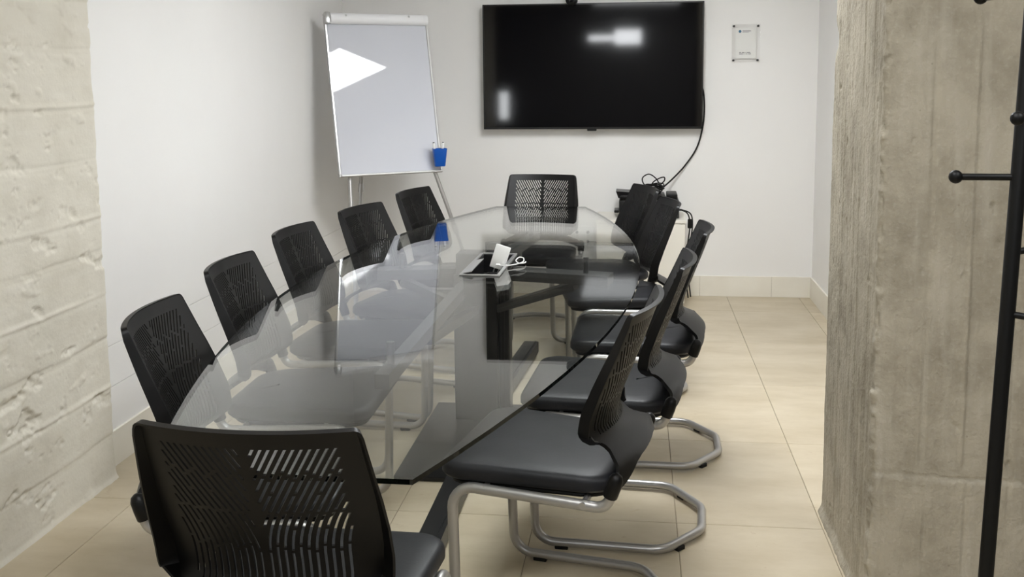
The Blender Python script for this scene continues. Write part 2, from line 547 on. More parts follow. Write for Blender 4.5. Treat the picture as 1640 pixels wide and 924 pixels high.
# raw concrete pillar on the right
def pillar():
    r = 0.014
    step = 0.0046
    path = []
    for x in np.linspace(2.4, XP + r, 30):
        path.append((x, YP1, 0, 1, 0))
    L1 = YP1 - r - (YP0 + r)
    for a in np.linspace(PI / 2, PI, 4)[1:-1]:
        path.append((XP + r + r * math.cos(a), YP1 - r + r * math.sin(a), math.cos(a), math.sin(a), 0))
    for y in np.arange(YP1 - r, YP0 + r, -step):
        path.append((XP, y, -1, 0, 1))
    for a in np.linspace(PI, 1.5 * PI, 6)[1:-1]:
        path.append((XP + r + r * math.cos(a), YP0 + r + r * math.sin(a), math.cos(a), math.sin(a), 2))
    for x in np.concatenate([np.arange(XP + r, 1.25, step), np.linspace(1.25, 2.4, 20)]):
        path.append((x, YP0, 0, -1, 3))
    A = np.array(path)
    zs = np.arange(0, ZC + 0.001, 0.0056)
    n, m = len(A), len(zs)
    X = np.repeat(A[:, 0:1], m, 1); Y = np.repeat(A[:, 1:2], m, 1)
    Z = np.repeat(zs[None, :], n, 0)
    s = np.cumsum(np.r_[0, np.hypot(np.diff(A[:, 0]), np.diff(A[:, 1]))])
    S = np.repeat(s[:, None], m, 1)
    reg = A[:, 4]
    s_ar = s[reg == 2].mean()
    d = 0.0022 * fbm(S * 9, Z * 4, 201, 5) + 0.0022 * fbm(S * 60, Z * 2.5, 211, 3) + 0.0016 * fbm(S * 45, Z * 40, 219, 3)
    # board marks: joints at measured places on the front face
    fr = S - s_ar
    for (sj, z0, z1, amp) in [(0.034, 0, 0.385, .004), (0.137, 0, 0.385, .0022), (0.238, 0, 0.38, .0035), (0.341, 0, 0.375, .003), (0.122, 0.40, 1.5, .0035),
                              (0.222, 0.42, 2.5, -.003), (0.34, 0.4, 2.5, .003), (0.44, 0, 2.5, .003), (-0.09, 0, 2.5, -.0015), (-0.2, 0, 2.5, .001), (-0.32, 0, 2.5, .0012), (-0.45, 0, 2.5, -.0012)]:
        e = fr - sj - 0.004 * fbm(Z * 2.0, Z * 0 + sj * 50, 300, 3)
        on = 1 / (1 + np.exp(-(Z - z0) / 0.006)) * 1 / (1 + np.exp((Z - z1) / 0.006))
        var = np.clip(0.5 + 1.4 * vnoise(Z * 5, Z * 0 + sj * 70, 321), 0.1, 1.3)
        d -= 2.4 * amp * np.exp(-(e / 0.0042) ** 2) * on * var
        d += 0.0016 * np.sign(amp) * (e > 0) * on * (np.abs(e) < 0.1)
    hz = Z - 0.385 + 0.03 * np.clip(fr, 0, 1) + 0.008 * fbm(S * 9, S * 0, 55, 3)
    onf = (fr > -0.005)
    d -= 0.0045 * np.exp(-(hz / 0.005) ** 2) * onf
    d += 0.004 * (hz < 0) * onf
    # spalled arris
    ar = np.exp(-((fr + 0.004) / 0.016) ** 2)
    d += ar * (0.016 * fbm(S * 40, Z * 30, 400, 4) - 0.001)
    # pits
    pt = fbm(S * 30, Z * 26, 501, 3)
    d -= 0.006 * np.clip(pt - 0.5, 0, 0.2) / 0.2
    # chip on the far corner
    s_b = s[reg == 0].max()
    chip = np.exp(-((Z - 1.53) / 0.035) ** 2) * np.exp(-((S - s_b - 0.01) / 0.03) ** 2)
    d -= 0.014 * chip
    # dirt ledge at the floor
    d += 0.012 * np.exp(-(Z / 0.02) ** 2) * (reg[:, None] >= 1)
    P = np.stack([X + A[:, 2:3] * d, Y + A[:, 3:4] * d, Z], -1)
    o = link('concrete_pillar', grid_mesh('concrete_pillar', P), m_conc)
    struct(o)
    o.name = 'wall_right_pillar'
pillar()

# ------------------------------------------------------------------ ceiling lights
def ceiling_light(x0, x1, y0, y1, label, m):
    cx, cy = (x0 + x1) / 2, (y0 + y1) / 2
    t = tag(empty('ceiling_light', (cx, cy, ZC)), label, 'ceiling light', 'flat panel lights in the ceiling')
    a, b = (x1 - x0) / 2, (y1 - y0) / 2
    f = MB()
    for (u0, u1, v0, v1) in ((-a - .015, a + .015, -b - .015, -b), (-a - .015, a + .015, b, b + .015), (-a - .015, -a, -b, b), (a, a + .015, -b, b)):
        f.box(u0, u1, v0, v1, -0.02, 0)
    f.build('frame', m_white, t)
    MB().box(-a, a, -b, b, -0.013, -0.004).build('diffuser', m, t)
ceiling_light(-0.27, 0.35, 3.60, 4.80, 'white flat ceiling panel light above the far half of the table', m_led)
ceiling_light(-0.6, 0.02, 0.6, 1.8, 'white flat ceiling panel light above the near end of the table', m_led1)
ceiling_light(0.9, 1.5, 0.2, 1.4, 'white flat ceiling panel added as fill light above the coat stand', m_fill)  # unseen panel, added as fill for the near right side
ceiling_light(-0.6, 0.6, -1.9, -1.3, 'white flat ceiling panel added as fill light, furthest from the television', m_fill)  # unseen panel, added as fill from behind the camera

# ------------------------------------------------------------------ conference table
TT = 0.723
def table_c(y):
    return -0.628 + (y - 1.66) * 0.0300
def make_table():
    root = tag(empty('conference_table', (-0.6, 3.9, 0)), 'long boat shaped clear glass conference table on a black metal base', 'table')
    inv = Matrix.Translation((0.6, -3.9, 0))
    def put(mb, name, m, smooth=False, parent=root):
        mb.v = [tuple(inv @ Vector(v)) for v in mb.v]
        return mb.build(name, m, parent, smooth)
    y0, y1 = 1.661, 5.464
    we, sag = 0.243, 0.345
    ym, hl = (y0 + y1) / 2, (y1 - y0) / 2
    out = []
    n = 28
    for i in range(n + 1):
        y = y0 + (y1 - y0) * i / n
        t = (y - ym) / hl
        out.append((table_c(y) + we + sag * (1 - t * t), y))
    for i in range(n, -1, -1):
        y = y0 + (y1 - y0) * i / n
        t = (y - ym) / hl
        out.append((table_c(y) - we - sag * (1 - t * t), y))
    # cut-out for the socket box
    hole = [(-0.612, 3.50), (-0.487, 3.50), (-0.478, 3.93), (-0.603, 3.93)]
    def slab(poly, hl_, z0, z1):
        vv = [Vector(p) for p in poly + hl_]
        N = len(poly)
        res = delaunay_2d_cdt(vv, [], [list(range(N)), list(range(N, N + len(hl_)))], 1, 1e-6)
        V, F, OF = res[0], res[2], res[5]
        F = [f for f, of in zip(F, OF) if 1 not in of]
        m = MB()
        nv = len(V)
        vs_ = [(p.x, p.y, z1) for p in V] + [(p.x, p.y, z0) for p in V]
        fs = []
        for f in F:
            a = (V[f[1]] - V[f[0]]).cross(V[f[2]] - V[f[0]])
            f = f if a > 0 else f[::-1]
            fs.append(tuple(f)); fs.append(tuple(i + nv for i in reversed(f)))
        m.add(vs_, fs, 0)
        bm_ = []
        for loop in (poly, hl_[::-1]):
            k = len(loop)
            b = [(p[0], p[1], z1) for p in loop] + [(p[0], p[1], z0) for p in loop]
            m.add(b, [(i, i + k, (i + 1) % k + k, (i + 1) % k) for i in range(k)], 1)
        return m
    put(slab(out, hole, TT - 0.010, TT), 'glass_top', [m_glass, m_gedge])
    # base
    AZ = 0.650       # top of the carrying arms
    cx0, cx1, cy0, cy1 = -0.735, -0.557, 3.98, 4.12
    put(MB().bbox(cx0, cx1, cy0, cy1, 0.018, AZ - 0.02, 0.004), 'column', m_blackmetal, 35)
    ch = MB()
    ch.bbox(cx1, cx1 + 0.044, cy0 + 0.05, cy1 + 0.01, 0.018, AZ - 0.07, 0.003)
    for k in range(3):
        ch.box(cx1 + 0.004 + k * 0.015, cx1 + 0.010 + k * 0.015, cy0 + 0.046, cy0 + 0.05, 0.02, AZ - 0.07)
    put(ch, 'cable_duct', m_blackmetal, 35)
    put(MB().bbox(-0.85, -0.36, 3.37, 4.20, 0.001, 0.018, 0.003), 'base_plate', m_blackmetal, 35)
    for (p, q) in (((-0.598, 3.60, 0.046), (-0.600, 2.20, 0.046)), ((-0.60, 4.10, 0.046), (-0.527, 5.05, 0.046))):
        f = MB().bar(p, q, 0.074, 0.055)
        f.bar((p[0] + 0.02, p[1], 0.0755), (q[0] + 0.02, q[1], 0.0755), 0.006, 0.004)
        fo = put(f, 'floor_foot', m_blackmetal)
        put(MB().bar((p[0], p[1], 0.0095), (q[0], q[1], 0.0095), 0.05, 0.017), 'foot_rail', m_steel, parent=fo)
    colx = (cx0 + cx1) / 2
    ends = [((colx, cy0, 0), (-0.660, 2.515, 0), 0.040, 0.62), ((colx + 0.03, cy1, 0), (-0.50, 5.02, 0), 0.045, 0.6),
            ((cx1, 4.03, 0), (-0.095, 3.93, 0), 0.10, 0.7), ((cx0, 4.05, 0), (-1.05, 3.98, 0), 0.10, 0.7)]
    for (p, q, wd, fr) in ends:
        p = Vector(p); q = Vector(q)
        a = MB().bar((p.x, p.y, AZ - 0.02), (q.x, q.y, AZ - 0.02), wd, 0.04)
        arm = put(a, 'support_arm', m_arm)
        e = p.lerp(q, fr)
        put(MB().bar((p.x, p.y, AZ - 0.165), (e.x, e.y, AZ - 0.052), wd * 0.8, 0.032), 'brace', m_arm, parent=arm)
        k = (q - p).normalized()
        c = q - k * 0.10
        put(MB().lathe([(0.011, 0), (0.011, TT - 0.0105 - AZ)], (c.x, c.y, AZ), 16), 'glass_spacer', m_arm, 35, arm)
    put(MB().bbox(cx0 + 0.01, cx1 - 0.01, cy0 + 0.01, cy1 - 0.01, AZ - 0.02, TT - 0.0105, 0.003), 'column_head', m_blackmetal, 35)
    return root
make_table()

# flush socket box in the table
def socket_box():
    b = tag(empty('socket_box', (-0.545, 3.715, TT)), 'open aluminium socket box sunk into the middle of the glass table', 'socket box')
    rz = -0.021
    b.rotation_euler = (0, 0, rz)
    W, Ln, H = 0.062, 0.215, 0.075
    f = MB()
    for (x0, x1, y0, y1) in ((-W - .012, W + .012, -Ln - .012, -Ln), (-W - .012, W + .012, Ln, Ln + .012), (-W - .012, -W, -Ln, Ln), (W, W + .012, -Ln, Ln)):
        f.bbox(x0, x1, y0, y1, 0.0002, 0.006, 0.0015, 1)
    f.build('rim', m_alu, b)
    t = MB()
    t.box(-W + .002, W - .002, -Ln + .002, Ln - .002, -H, -H + 0.003)
    for (x0, x1, y0, y1) in ((-W + .002, -W + .005, -Ln + .002, Ln - .002), (W - .005, W - .002, -Ln + .002, Ln - .002), (-W + .005, W - .005, -Ln + .002, -Ln + .005), (-W + .005, W - .005, Ln - .005, Ln - .002)):
        t.box(x0, x1, y0, y1, -H + 0.003, 0)
    t.build('tray', m_blackmetal, b)
    # half-lifted cover flap along the left side
    fl = MB()
    a = math.radians(12)
    def rot(x, z):
        return (-W + x * math.cos(a), z + x * math.sin(a) + 0.006)
    (xa, za), (xb, zb) = rot(0.002, 0), rot(0.034, 0)
    fl.add([(xa, -Ln, za), (xb, -Ln, zb), (xb, 0.04, zb), (xa, 0.04, za), (xa, -Ln, za + .003), (xb, -Ln, zb + .003), (xb, 0.04, zb + .003), (xa, 0.04, za + .003)],
           [(0, 3, 2, 1), (4, 5, 6, 7), (0, 1, 5, 4), (1, 2, 6, 5), (2, 3, 7, 6), (3, 0, 4, 7)])
    fl.build('cover_flap', m_alu, b)
    for k in range(3):
        s = MB().bbox(-0.026, 0.026, -0.17 + k * 0.1, -0.115 + k * 0.1, -H + 0.003, -H + 0.03, 0.003, 1)
        so = s.build('socket', m_white if k == 0 else m_rubber, b)
        MB().lathe([(0.018, 0), (0.018, 0.002), (0.014, 0.002), (0.013, -0.002)], (0, -0.1425 + k * 0.1, -H + 0.031), 16).build('socket_face', m_rubber, so)
    # charger plugged in, leaning out of the box
    c = tag(empty('phone_charger', (-0.516, 3.70, TT - 0.012)), 'white power adapter standing in the open socket box', 'charger')
    bd = MB().bbox(-0.025, 0.025, -0.018, 0.018, 0, 0.090, 0.003, 2)
    Mx = Matrix.Rotation(math.radians(17), 4, 'Y') @ Matrix.Rotation(math.radians(-10), 4, 'X') @ Matrix.Rotation(-0.3, 4, 'Z')
    bd.v = [tuple(Mx @ Vector(v)) for v in bd.v]
    bd.build('adapter_body', m_white, c, 35)
    pr = MB()
    for s in (-1, 1):
        pr.tube([Mx @ Vector((s * 0.009, 0, 0.002)), Mx @ Vector((s * 0.009, 0, -0.016))], 0.0025, 8)
    pr.build('prong', m_alu, c, 35)
    ca = tag(empty('white_cable', (-0.47, 3.69, TT)), 'thin white cable looped beside the white power adapter', 'cable')
    pts = spline([(-0.030, -0.03, 0.0075), (0.0, -0.04, 0.0095), (0.030, -0.01, 0.0095), (0.052, 0.03, 0.012), (0.050, 0.06, 0.020), (0.034, 0.055, 0.024), (0.026, 0.02, 0.018), (0.040, -0.005, 0.0125), (0.058, 0.02, 0.0095), (0.060, 0.05, 0.008)], 8)
    MB().tube(pts, 0.0020, 8).build('cord', m_white, ca, True)
    MB().bbox(-0.044, -0.028, -0.036, -0.024, 0.0062, 0.0132, 0.002, 1).build('plug', m_white, ca)
socket_box()

# ------------------------------------------------------------------ chairs
PV = np.array([0, .10, .20, .285, .325, .36, .40, .435, .465, .50])
PY = np.array([-.226, -.192, -.156, -.127, -.123, -.142, -.176, -.204, -.212, -.190])
PZ = np.array([.862, .768, .674, .594, .555, .526, .504, .484, .455, .420])
def hermite(vq, V, A):
    m = np.gradient(A, V)
    i = np.clip(np.searchsorted(V, vq) - 1, 0, len(V) - 2)
    h = V[i + 1] - V[i]; t = (vq - V[i]) / h
    return ((2 * t**3 - 3 * t**2 + 1) * A[i] + (t**3 - 2 * t**2 + t) * h * m[i] + (-2 * t**3 + 3 * t**2) * A[i + 1] + (t**3 - t**2) * h * m[i + 1])
def shell(x, v):
    x = np.asarray(x, float); v = np.asarray(v, float)
    k = np.interp(v, [0, .2, .33, .42, .5], [.040, .052, .055, .030, .036])
    y = hermite(v, PV, PY) + k * (x / .2) ** 2
    z = hermite(v, PV, PZ)
    z = z - 0.0 * x
    return np.stack([x, y, z], -1)
def shell_n(x, v):
    e = 1e-4
    a = shell(x + e, v) - shell(x - e, v); b = shell(x, v + e) - shell(x, v - e)
    n = np.cross(b, a); n /= np.linalg.norm(n, axis=-1, keepdims=True)
    return n       # points to the front
def backrest_mesh():
    # right half outline (x, v), from top centre down the side
    side = [(0, 0.0), (0.180, 0.0)] + [(0.180 + 0.008 * math.sin(a), 0.008 - 0.008 * math.cos(a)) for a in (0.5, 1.0)] + \
           [(0.1885, 0.010), (0.193, 0.07), (0.198, 0.14), (0.1995, 0.20), (0.198, 0.26), (0.193, 0.315), (0.188, 0.335), (0.178, 0.348), (0.166, 0.352)]
    npanel = len(side)
    neck = [(0.150, 0.358), (0.146, 0.368), (0.152, 0.382), (0.180, 0.408), (0.206, 0.430), (0.224, 0.446), (0.234, 0.458), (0.238, 0.468), (0.234, 0.476), (0.220, 0.476), (0.204, 0.470), (0.180, 0.460), (0.150, 0.450), (0.120, 0.441), (0.08, 0.436), (0, 0.435)]
    half = side + neck
    def resample(pts, step=0.012):
        o = [pts[0]]
        for a, b in zip(pts, pts[1:]):
            L = math.hypot(b[0] - a[0], b[1] - a[1]); n = max(1, round(L / step))
            for i in range(1, n + 1):
                o.append((a[0] + (b[0] - a[0]) * i / n, a[1] + (b[1] - a[1]) * i / n))
        return o
    rs_panel = resample(side); rs = resample(half)
    poly = rs + [(-x, v) for (x, v) in reversed(rs[1:-1])]
    # slots
    slots = []
    sp, wd = 0.0132, 0.0046
    rnd = random.Random(4)
    S0, SC, SE = 0.54, 0.168, 0.272
    def fx(v, xb):
        if v < SC:
            return xb + S0 * (SC - v)
        u = min(v, SE) - SC
        return xb - S0 * (u - u * u / (2 * (SE - SC)))
    def dash(xb, a, b):
        """a curved slot along fx between a and b, clipped to the perforated field"""
        vs_ = [t for t in np.linspace(a, b, 40) if 0.0085 <= fx(t, xb) <= 0.1525 - 0.25 * max(0, t - 0.28)]
        if len(vs_) < 3 or vs_[-1] - vs_[0] < 0.008:
            return
        a, b = vs_[0], vs_[-1]
        n = max(2, int((b - a) / 0.018) + 2)
        tt = np.linspace(a, b, n)
        lo, hi = [], []
        for t in tt:
            sl = (fx(t + 1e-3, xb) - fx(t - 1e-3, xb)) / 2e-3
            h = wd / 2 * math.sqrt(1 + sl * sl)
            lo.append(Vector((fx(t, xb) - h, t))); hi.append(Vector((fx(t, xb) + h, t)))
        slots.append(hi + lo[::-1])
    for k in range(-9, 22):
        xb = 0.0105 + k * sp
        off = 0.007 * ((k * 7) % 3 - 1)
        br = [0.030, 0.090 + off, 0.1705 + 0.3 * off, 0.252 + off, 0.342]
        if k % 3 == 0:
            br.insert(2, 0.128)
        if k % 4 == 1:
            br.insert(-2, 0.205)
        for a, b in zip(br, br[1:]):
            dash(xb, a + 0.0028, b - 0.0028)
    allslots = []
    for s in slots:
        allslots.append(s)
        allslots.append([Vector((-p.x, p.y)) for p in s][::-1])
    pts = [Vector(p) for p in poly]
    faces = [list(range(len(poly)))]
    for s in allslots:
        faces.append(list(range(len(pts), len(pts) + len(s)))); pts += s
    for gx in np.arange(-0.235, 0.236, 0.0185):
        for gv in np.arange(0.01, 0.5, 0.0152):
            pts.append(Vector((gx + 0.0031, gv + 0.0017)))
    res = delaunay_2d_cdt(pts, [], faces, 1, 1e-6)
    V, F, OF = res[0], res[2], res[5]
    F2 = []
    for f, of in zip(F, OF):
        if 0 in of and len(of) == 1:
            a = (V[f[1]] - V[f[0]]).cross(V[f[2]] - V[f[0]])
            F2.append(tuple(f) if a > 0 else tuple(reversed(f)))
    used = sorted({i for f in F2 for i in f}); mp = {u: i for i, u in enumerate(used)}
    F2 = [tuple(mp[i] for i in f) for f in F2]
    xs = np.array([V[u].x for u in used]); vv = np.array([V[u].y for u in used])
    P = shell(xs, vv); Nn = shell_n(xs, vv)
    th = np.interp(vv, [0, .33, .36, .5], [.0045, .0045, .010, .013])[:, None]
    fr = P + Nn * th / 2; bk = P - Nn * th / 2
    m = MB()
    nv = len(used)
    fs = []
    # orientation: decide by the first face normal against Nn
    f = F2[0]; nrm = np.cross(fr[f[1]] - fr[f[0]], fr[f[2]] - fr[f[0]])
    flip = nrm @ Nn[f[0]] < 0
    cnt = {}
    for f in F2:
        g = f[::-1] if flip else f
        fs.append(g); fs.append(tuple(i + nv for i in reversed(g)))
        for a, b in zip(g, g[1:] + g[:1]):
            cnt[(a, b)] = 1
    for (a, b) in list(cnt):
        if (b, a) not in cnt:
            fs.append((b, a, a + nv, b + nv))
    m.add(np.concatenate([fr, bk]), fs)
    # turned-forward flange along the top and sides of the panel
    ring = [(-x, v) for (x, v) in reversed(rs_panel[1:])] + rs_panel
    R = np.array(ring); P = shell(R[:, 0], R[:, 1]); Nn = shell_n(R[:, 0], R[:, 1])
    T = np.gradient(P, axis=0); T /= np.linalg.norm(T, axis=1, keepdims=True)
    O = np.cross(T, Nn); O /= np.linalg.norm(O, axis=1, keepdims=True)
    cen = shell(np.array([0.0]), np.array([0.18]))[0]
    sgn = np.sign(((P - cen) * O).sum(1)); O *= sgn[:, None]
    dep = np.interp(R[:, 1], [0, .02, .30, .335, .352], [.010, .015, .036, .034, .014])
    vs_ = []
    for p, nn, o, dd in zip(P, Nn, O, dep):
        vs_ += [p - nn * .003 + o * .0025, p + nn * dd + o * (.0035 + .16 * dd), p + nn * dd + o * (.16 * dd - .001), p + nn * .002 - o * .004]
    fs = []
    n = len(ring)
    for i in range(n - 1):
        for k in range(4):
            a, b = i * 4 + k, i * 4 + (k + 1) % 4
            fs.append((a, b, b + 4, a + 4))
    fs.append((0, 3, 2, 1)); fs.append(tuple((n - 1) * 4 + k for k in range(4)))
    m.add(vs_, fs)
    me = m.mesh('backrest')
    bm = bmesh.new(); bm.from_mesh(me)
    bmesh.ops.recalc_face_normals(bm, faces=bm.faces)
    bm.to_mesh(me); bm.free()
    return me

def seat_mesh(z_top, thick, grow, name, crown=0.006):
    """cushion with rounded plan, loft of rings"""
    def plan(off):
        pts = []
        w0, w1 = 0.236 + off, 0.212 + off
        yf, yr = 0.290 + off, -0.172 - off
        rf, rr = 0.060, 0.10
        corners = [(w0, yf, rf, 0), (-w0, yf, rf, 90), (-w1, yr, rr, 180), (w1, yr, rr, 270)]
        for (cx, cy, r, a0) in corners:
            sx = 1 if cx > 0 else -1; sy = 1 if cy > 0 else -1
            ox, oy = cx - sx * r, cy - sy * r
            for k in range(9):
                a = math.radians(a0 + 90 * k / 8)
                pts.append((ox + r * math.cos(a), oy + r * math.sin(a)))
        return pts
    rings = []
    t = thick
    for (o, dz) in ((-0.022, -t), (-0.006, -t + 0.004), (0.0, -t * 0.72), (0.0, -t * 0.35), (-0.002, -t * 0.20), (-0.007, -t * 0.07), (-0.016, 0.0), (-0.05, crown * 0.55), (-0.12, crown * 0.9)):
        rings.append([(x, y, z_top + dz) for x, y in plan(o + grow)])
    m = MB()
    n = len(rings[0])
    for r in rings:
        m.v += r
    for i in range(len(rings) - 1):
        for k in range(n):
            m.f.append((i * n + k, i * n + (k + 1) % n, (i + 1) * n + (k + 1) % n, (i + 1) * n + k)); m.m.append(0)
    m.f.append(tuple(reversed(range(n)))); m.m.append(0)
    b = (len(rings) - 1) * n
    m.v.append((0, 0.06, z_top + crown)); c = len(m.v) - 1
    for k in range(n):
        m.f.append((b + k, b + (k + 1) % n, c)); m.m.append(0)
    # slope the seat slightly to the rear, dip the front edge
    nv = []
    for (x, y, z) in m.v:
        z += 0.028 * (y - 0.06) - 0.6 * max(0, y - 0.21) ** 2
        nv.append((x, y, z))
    m.v = nv
    return m

def make_chair():
    root = empty('conference_chair')
    link('backrest', backrest_mesh(), m_plastic, root, 35)
    seat_mesh(0.466, 0.046, 0.0, 'seat').build('seat', m_leather, root, True)
    seat_mesh(0.4205, 0.018, -0.018, 'seat_pan', 0.0).build('seat_pan', m_plastic, root, True)
    R = 0.0135
    X = 0.243
    XS = 0.229
    def half(s):
        return [(s * XS, -0.170, 0.466), (s * XS, -0.145, 0.398), (s * (XS + 0.006), 0.246, 0.416), (s * X, 0.236, R + 0.006), (s * X, -0.152, R + 0.006), (s * 0.085, -0.262, R + 0.006)]
    a = half(1); b = half(-1)[::-1]
    path = a + b
    rad = [0, .035, .055, .06, .075, .09, .09, .075, .06, .055, .035, 0]
    MB().tube(fillet(path, rad, 7), R, 10).build('frame', m_silver, root, True)
    cb = MB()
    for y in (-0.09, 0.16):
        cb.tube([(-X, y, 0.400 + (y + 0.15) * 0.045), (X, y, 0.400 + (y + 0.15) * 0.045)], 0.009, 8)
    cb.build('crossbar', m_silver, root, True)
    for s in (-1, 1):
        p0 = Vector((s * XS, -0.154, 0.428)); p1 = Vector((s * XS, -0.171, 0.478))
        d = p1 - p0
        sl = MB().tube([p0, p0 + d * 0.06, p0 + d * 0.5, p0 + d * 0.9, p0 + d * 1.1, p0 + d * 1.2], [0.0165, 0.0185, 0.019, 0.018, 0.013, 0.004], 14)
        sl.build('sleeve', m_plastic, root, 50)
    for s in (-1, 1):
        MB().bbox(s * X - 0.011, s * X + 0.011, 0.135, 0.175, 0.0, 0.014, 0.002, 1).build('glide', m_rubber, root)
        g = MB().bbox(-0.016, 0.016, -0.011, 0.011, 0.0, 0.014, 0.002, 1)
        an = math.atan2(0.106, 0.128) * s
        Mx = Matrix.Translation((s * 0.19, -0.196, 0)) @ Matrix.Rotation(an, 4, 'Z')
        g.v = [tuple(Mx @ Vector(v)) for v in g.v]
        g.build('glide', m_rubber, root)
    return root

chair0 = make_chair()
CH = [
    (-0.625, 1.715, -0.013, 'black perforated chair at the near end of the table, back turned to the viewer'),
    (-0.982, 2.325, -1.450, 'black perforated chair on the left side, nearest the rough cream concrete wall'),
    (-1.060, 2.975, -1.552, 'second black chair from the cream concrete wall along the left side of the table'),
    (-1.095, 3.653, -1.634, 'middle black chair of the five along the left side of the table'),
    (-1.016, 4.264, -1.804, 'black chair on the left side in front of the left leg of the flipchart'),
    (-0.930, 4.946, -1.790, 'furthest black chair of the left side, below the blue pen cup'),
    (-0.549, 5.612, 3.073, 'black chair at the far end of the table below the television, facing the viewer'),
    (-0.165, 2.560, 1.385, 'nearest black chair on the right side, its whole seat showing beside the glass edge'),
    (-0.044, 3.141, 1.502, 'second nearest black chair on the right side, half hidden behind the nearest one'),
    (0.058, 3.801, 1.553, 'black chair on the right side pulled furthest out from the table'),
    (-0.038, 4.552, 1.748, 'black chair on the right side in front of the white cabinet'),
    (-0.134, 5.112, 1.876, 'furthest black chair on the right side, in front of the black printer'),
]
for i, (x, y, a, lb) in enumerate(CH):
    c = chair0 if i == 0 else copy_tree(chair0)
    c.location = (x, y, 0); c.rotation_euler = (0, 0, a)
    tag(c, lb, 'chair', 'black chairs around the glass table')

# ------------------------------------------------------------------ television
def television():
    x0, x1, z0, z1, yf = -0.979, 0.420, 1.0945, 1.890, YB - 0.08
    t = tag(empty('television', ((x0 + x1) / 2, yf, z0)), 'large black flat television mounted on the white back wall', 'television')
    cx = (x0 + x1) / 2
    a = (x1 - x0) / 2; h = z1 - z0
    MB().bbox(-a, a, 0.004, 0.045, 0, h, 0.004, 1).build('casing', m_bezel, t)
    MB().box(-a + 0.008, a - 0.008, 0.0025, 0.006, 0.014, h - 0.008).build('screen', m_screen, t)
    f = MB()
    for (u0, u1, v0, v1) in ((-a, a, 0, .0135), (-a, a, h - .0075, h), (-a, -a + .0075, 0, h), (a - .0075, a, 0, h)):
        f.box(u0, u1, 0, 0.008, v0, v1)
    f.build('bezel', m_bezel, t)
    MB().bbox(-0.03, 0.03, 0.001, 0.02, -0.012, 0.002, 0.003, 1).build('sensor_bump', m_rubber, t)
    MB().box(-0.2, 0.2, 0.045, 0.0795, 0.2, 0.55).build('wall_bracket', m_steel, t)
    # webcam on the top edge
    w_ = tag(empty('webcam', (-0.407, yf, z1)), 'black webcam clipped on top of the television', 'webcam')
    MB().bbox(-0.012, 0.012, -0.006, 0.05, 0.0005, 0.010, 0.002, 1).build('clip', m_rubber, w_)
    MB().lathe([(0.0, -0.050), (0.026, -0.048), (0.037, -0.038), (0.037, 0.028), (0.02, 0.034)], (0, 0.0, 0.020), 24, (0, 1, 0)).build('body', m_rubber, w_, 40)
    MB().lathe([(0.016, 0), (0.016, 0.003), (0.012, 0.0035), (0.001, 0.005)], (0, -0.050, 0.020), 20, (0, -1, 0)).build('lens', m_screen, w_, 40)
television()

# ------------------------------------------------------------------ acrylic notice
def notice():
    x0, x1, z0, z1 = 0.598, 0.772, 1.510, 1.747
    t = tag(empty('wall_notice', ((x0 + x1) / 2, YB, z0)), 'small clear acrylic notice with four screws to the right of the television', 'sign')
    a = (x1 - x0) / 2; h = z1 - z0
    MB().box(-a, a, -0.018, -0.014, 0, h).build('acrylic_plate', [m_acryl], t)
    pp = MB().box(-a + 0.022, a - 0.022, -0.0135, -0.0125, 0.022, h - 0.022).build('paper', m_paper, t)
    for sx in (-1, 1):
        for z in (0.012, h - 0.012):
            MB().lathe([(0.007, 0), (0.007, 0.019), (0.0055, 0.021)], (sx * (a - 0.012), -0.0002, z), 14, (0, -1, 0)).build('standoff_screw', m_steel, t, 40)
    lg = MB().lathe([(0.009, 0), (0.009, 0.0006)], (-0.037, -0.0135, h - 0.045), 18, (0, -1, 0)).build('logo', m_logo, pp)
    ln = MB()
    ln.box(-0.022, 0.030, -0.0141, -0.0135, h - 0.044, h - 0.0405)
    ln.box(-0.022, 0.018, -0.0141, -0.0135, h - 0.0505, h - 0.0488)
    ln.build('heading_line', m_ink, pp)
    for r, (za, wds) in enumerate(((0.058, (.012, .016, .004, .022)), (0.049, (.026, .004, .010, .018)))):
        m = MB(); x = -0.040
        for wd in wds:
            m.box(x, x + wd, -0.0141, -0.0135, za, za + 0.0036); x += wd + 0.005
        m.build('caption_line', m_ink, pp)
notice()

